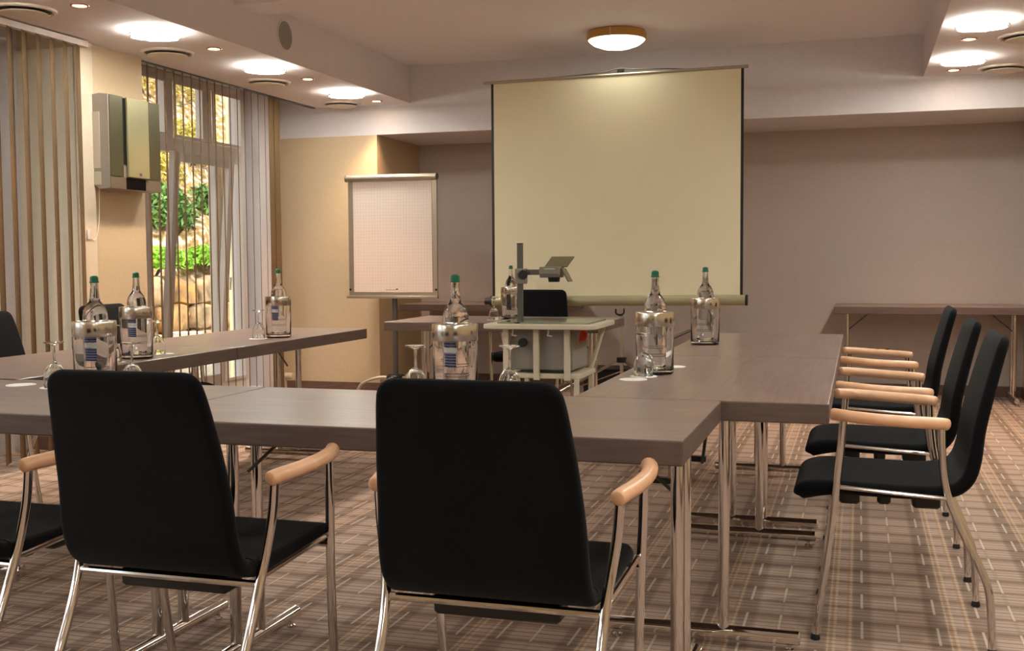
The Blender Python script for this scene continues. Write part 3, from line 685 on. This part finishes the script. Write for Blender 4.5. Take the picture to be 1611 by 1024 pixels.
# ------------------------------------------------------------------ overhead projector on trolley
t = thing('projector_trolley', 'cream metal trolley carrying the overhead projector', 'trolley', (-1.72, 6.30, 0))
MB().rbox(-.33, .33, -.30, .28, .748, .775, .05, 5, .004).build('top_shelf', TROLLEY, t)
MB().rbox(-.24, .22, -.20, .22, .462, .490, .02, 4, .004).build('lower_shelf', TROLLEY, t)
for x0 in (-.225, -.045, .135): MB().box(x0, x0+.034, -.225, -.20, .455, .748).build('front_bar', TROLLEY, t, smooth=False, bevel=.003)
for sx in (-1, 1):
    MB().tube([(sx*.27, .22, .748), (sx*.19, .20, .48)], .013, 10).build('rear_bar', TROLLEY, t)
    MB().box(sx*.20-.012, sx*.20+.012, -.20, -.17, .05, .462).build('leg', TROLLEY, t, smooth=False)
    MB().box(sx*.20-.012, sx*.20+.012, .16, .19, .05, .462).build('leg', TROLLEY, t, smooth=False)
    for q in (-.185, .175): MB().tube([(sx*.20-.011, q, .026), (sx*.20+.011, q, .026)], .026, 16).build('caster', BLACKP, t)
for hx in (-.16, .05): MB().tube(smoothpath([(hx, -.24, .748), (hx, -.245, .722), (hx-.004, -.245, .712), (hx+.022, -.245, .708)], 3), .0045, 8).build('hook', WHITEF, t)
t = thing('overhead_projector', 'grey overhead projector hung in the trolley with column and mirror head', 'overhead projector', (-1.72, 6.30, 0))
MB().box(-.20, .17, -.16, .20, .505, .747).build('body', GREYB, t, bevel=.008)
MB().box(-.14, .14, -.165, -.16, .497, .505).build('air_slot', BLACKP, t, smooth=False)
MB().box(-.26, .28, -.22, .22, .7755, .784).build('glass_stage', glass('stage_glass', (.80, .92, .88, 1), 1.45, .1), t, smooth=False)
MB().tube([(-.115, -.16, .665), (-.115, -.185, .665)], .006, 8).tube([(-.115, -.185, .665), (-.115, -.205, .665)], .026, 12).build('focus_knob', BLACKP, t)
MB().box(-.203, -.173, -.01, .02, .775, 1.232).build('column', DGREY, t, bevel=.002)
MB().box(-.203, -.173, -.01, .02, 1.232, 1.237).build('column_cap', BLACKP, t)
MB().box(-.212, -.150, -.03, .035, .998, 1.088).build('clamp', GREYB, t, bevel=.006)
MB().tube([(-.168, -.03, 1.052), (-.150, -.062, 1.052)], .028, 14).build('height_knob', BLACKP, t)
MB().box(-.15, -.04, -.018, .012, 1.050, 1.082).build('arm', DGREY, t, smooth=False)
hd = MB().box(-.055, .07, -.06, .05, 1.045, 1.098).build('lens_head', mat('head_grey', (128, 124, 108), .4), t, bevel=.006)
MB().box(-.05, .066, -.062, .048, 1.035, 1.058).build('head_base', DGREY, t, bevel=.003)
MB().lathe([(.036, 0), (.032, -.026), (0, -.026)], (.02, 0, 1.035), 20).build('lens', BLACKP, t)
MB().box(-.025, .04, -.0612, -.06, 1.083, 1.089).build('name_strip', mat('pale_print', (190, 186, 170), .5), hd, smooth=False)
m1 = Matrix.Translation((.075, 0, 1.10)) @ Matrix.Rotation(math.radians(-20), 4, 'Z') @ Matrix.Rotation(math.radians(38), 4, 'X')
MB().box(-.125, .035, -.01, .085, 0, .006).xform(m1).build('mirror_cover', mat('mirror_olive', (128, 126, 100), .25, .3), t, smooth=False)
m2 = Matrix.Translation((.075, 0, 1.085)) @ Matrix.Rotation(math.radians(62), 4, 'Y')
MB().box(0, .085, -.05, .05, 0, .006).xform(m2).build('mirror', mat('mirror_side', (112, 110, 88), .2, .5), t, smooth=False)
rc = MB()
for k in range(5):
    rc.tube([(.205+.004*k+.012*math.sin(a_*PI/8)*.4, -.10+.03*math.cos(a_*PI/8)+.01*k, .70+(.036-.003*k)*math.sin(a_*PI/8)) for a_ in range(17)], .0035, 6, cap=False)
o = rc.tube([(.20, -.10, .735), (.20, -.10, .7475)], .003, 6).build('cable_coil', mat('red_cable', (196, 52, 30), .5)); o.location = (-1.72, 6.30, 0)
tag(o, 'coiled red cable hanging at the side of the overhead projector', 'cable')

# ------------------------------------------------------------------ wall unit on the pier
t = thing('air_conditioner', 'silver wall unit with mirrored panels mounted on the beige pier', 'air conditioner', (XP, 6.01, 1.87))
OL = mat('mirrored_olive', (86, 80, 56), .35, .5); PALE = mat('champagne_panel', (150, 142, 106), .4, .4)
MB().add([(0, -.255, -.255), (0, -.255, .285), (.06, -.255, .293), (.125, -.255, .285), (.125, -.255, -.28), (.05, -.255, -.285), (0, .255, -.255), (0, .255, .285), (.06, .255, .293), (.125, .255, .285), (.125, .255, -.28), (.05, .255, -.285)],
         [(0, 1, 2, 3, 4, 5), (11, 10, 9, 8, 7, 6), (0, 6, 7, 1), (1, 7, 8, 2), (2, 8, 9, 3), (3, 9, 10, 4), (4, 10, 11, 5), (5, 11, 6, 0)]).build('body', mat('unit_silver', (146, 136, 127), .45, .3), t, bevel=.003)
MB().box(.010, .062, -.259, -.255, -.16, .18).build('side_panel', mat('unit_side', (172, 160, 144), .5), t, bevel=.002)
MB().box(.010, .062, -.258, -.255, -.26, -.18).build('side_grille', mat('unit_side', (172, 160, 144), .5), t, bevel=.002)
MB().box(.125, .131, -.252, -.128, -.205, .283).build('left_panel', OL, t, smooth=False)
MB().box(.125, .131, .115, .252, -.205, .283).build('right_panel', OL, t, smooth=False)
MB().box(.126, .128, -.127, -.095, -.13, .275).build('slit', BLACKP, t, smooth=False)
mp = MB().box(.131, .145, -.095, .115, -.205, .283).build('centre_panel', PALE, t, bevel=.002)
MB().box(.145, .146, .01, .035, -.192, -.174).build('badge', DGREY, mp, smooth=False)
MB().box(.125, .130, -.252, -.105, -.279, -.21).build('lower_panel', mat('lower_grey', (118, 106, 92), .3, .4), t, smooth=False)
MB().box(.125, .130, .09, .252, -.279, -.21).build('lower_panel', mat('lower_grey', (118, 106, 92), .3, .4), t, smooth=False)
MB().box(.125, .132, -.105, .09, -.279, -.21).build('display', mat('black_gloss', (8, 8, 9), .08), t, smooth=False)

# ------------------------------------------------------------------ sockets and small things
def socket(x0, x1, z, label, gangs):
    e = thing('wall_socket', label, 'wall socket', ((x0+x1)/2, YR, z)); w = (x1-x0)/2
    MB().box(-w, w, -.010, 0, -.026, .026).build('plate', CREAMP, e, bevel=.002)
    for i, k in enumerate(gangs):
        x = -w+(i+.5)*2*w/len(gangs)
        MB().lathe([(.018, 0), (.018, .001), (0, .001)], n=18).xform(Matrix.Translation((x, -.010, 0)) @ Matrix.Rotation(PI/2, 4, 'X')).build('outlet', BLACKP if k else mat('outlet_cream', (170, 156, 132), .5), e)
socket(-.10, .085, .364, 'cream triple wall socket below the right back table, left plate', (0, 0, 0))
socket(.12, .345, .360, 'cream wall socket plate with dark outlets below the right back table', (1, 1, 0))
t = thing('wall_switch', 'tiny white switch on the near edge of the beige pier', 'switch', (XP+.012, 5.68, 1.31))
MB().box(0, .010, -.012, .012, -.03, .03).build('plate', WHITEF, t, bevel=.002)
MB().tube(smoothpath([(.004, .012, -.01), (.006, .06, -.03), (.006, .10, .08), (.006, .11, .28)], 4), .0018, 6).build('cord', WHITEP, t)
o = MB().box(-2.06, -1.70, 8.50, 8.78, 0, .27).box(-2.07, -1.69, 8.49, 8.79, .27, .285).build('equipment_case', mat('case_black', (18, 16, 15), .5), bevel=.008)
tag(o, 'low black case on the floor behind the screen tripod', 'case')
t = thing('radiator_valve', 'small cream radiator valve low beside the last blind slats', 'radiator valve', (-4.62, 8.40, .0))
MB().tube([(0, 0, .17), (.07, 0, .17)], .028, 14).tube([(.0, 0, .17), (0, 0, 0)], .010, 10).build('valve_head', CREAMP, t)
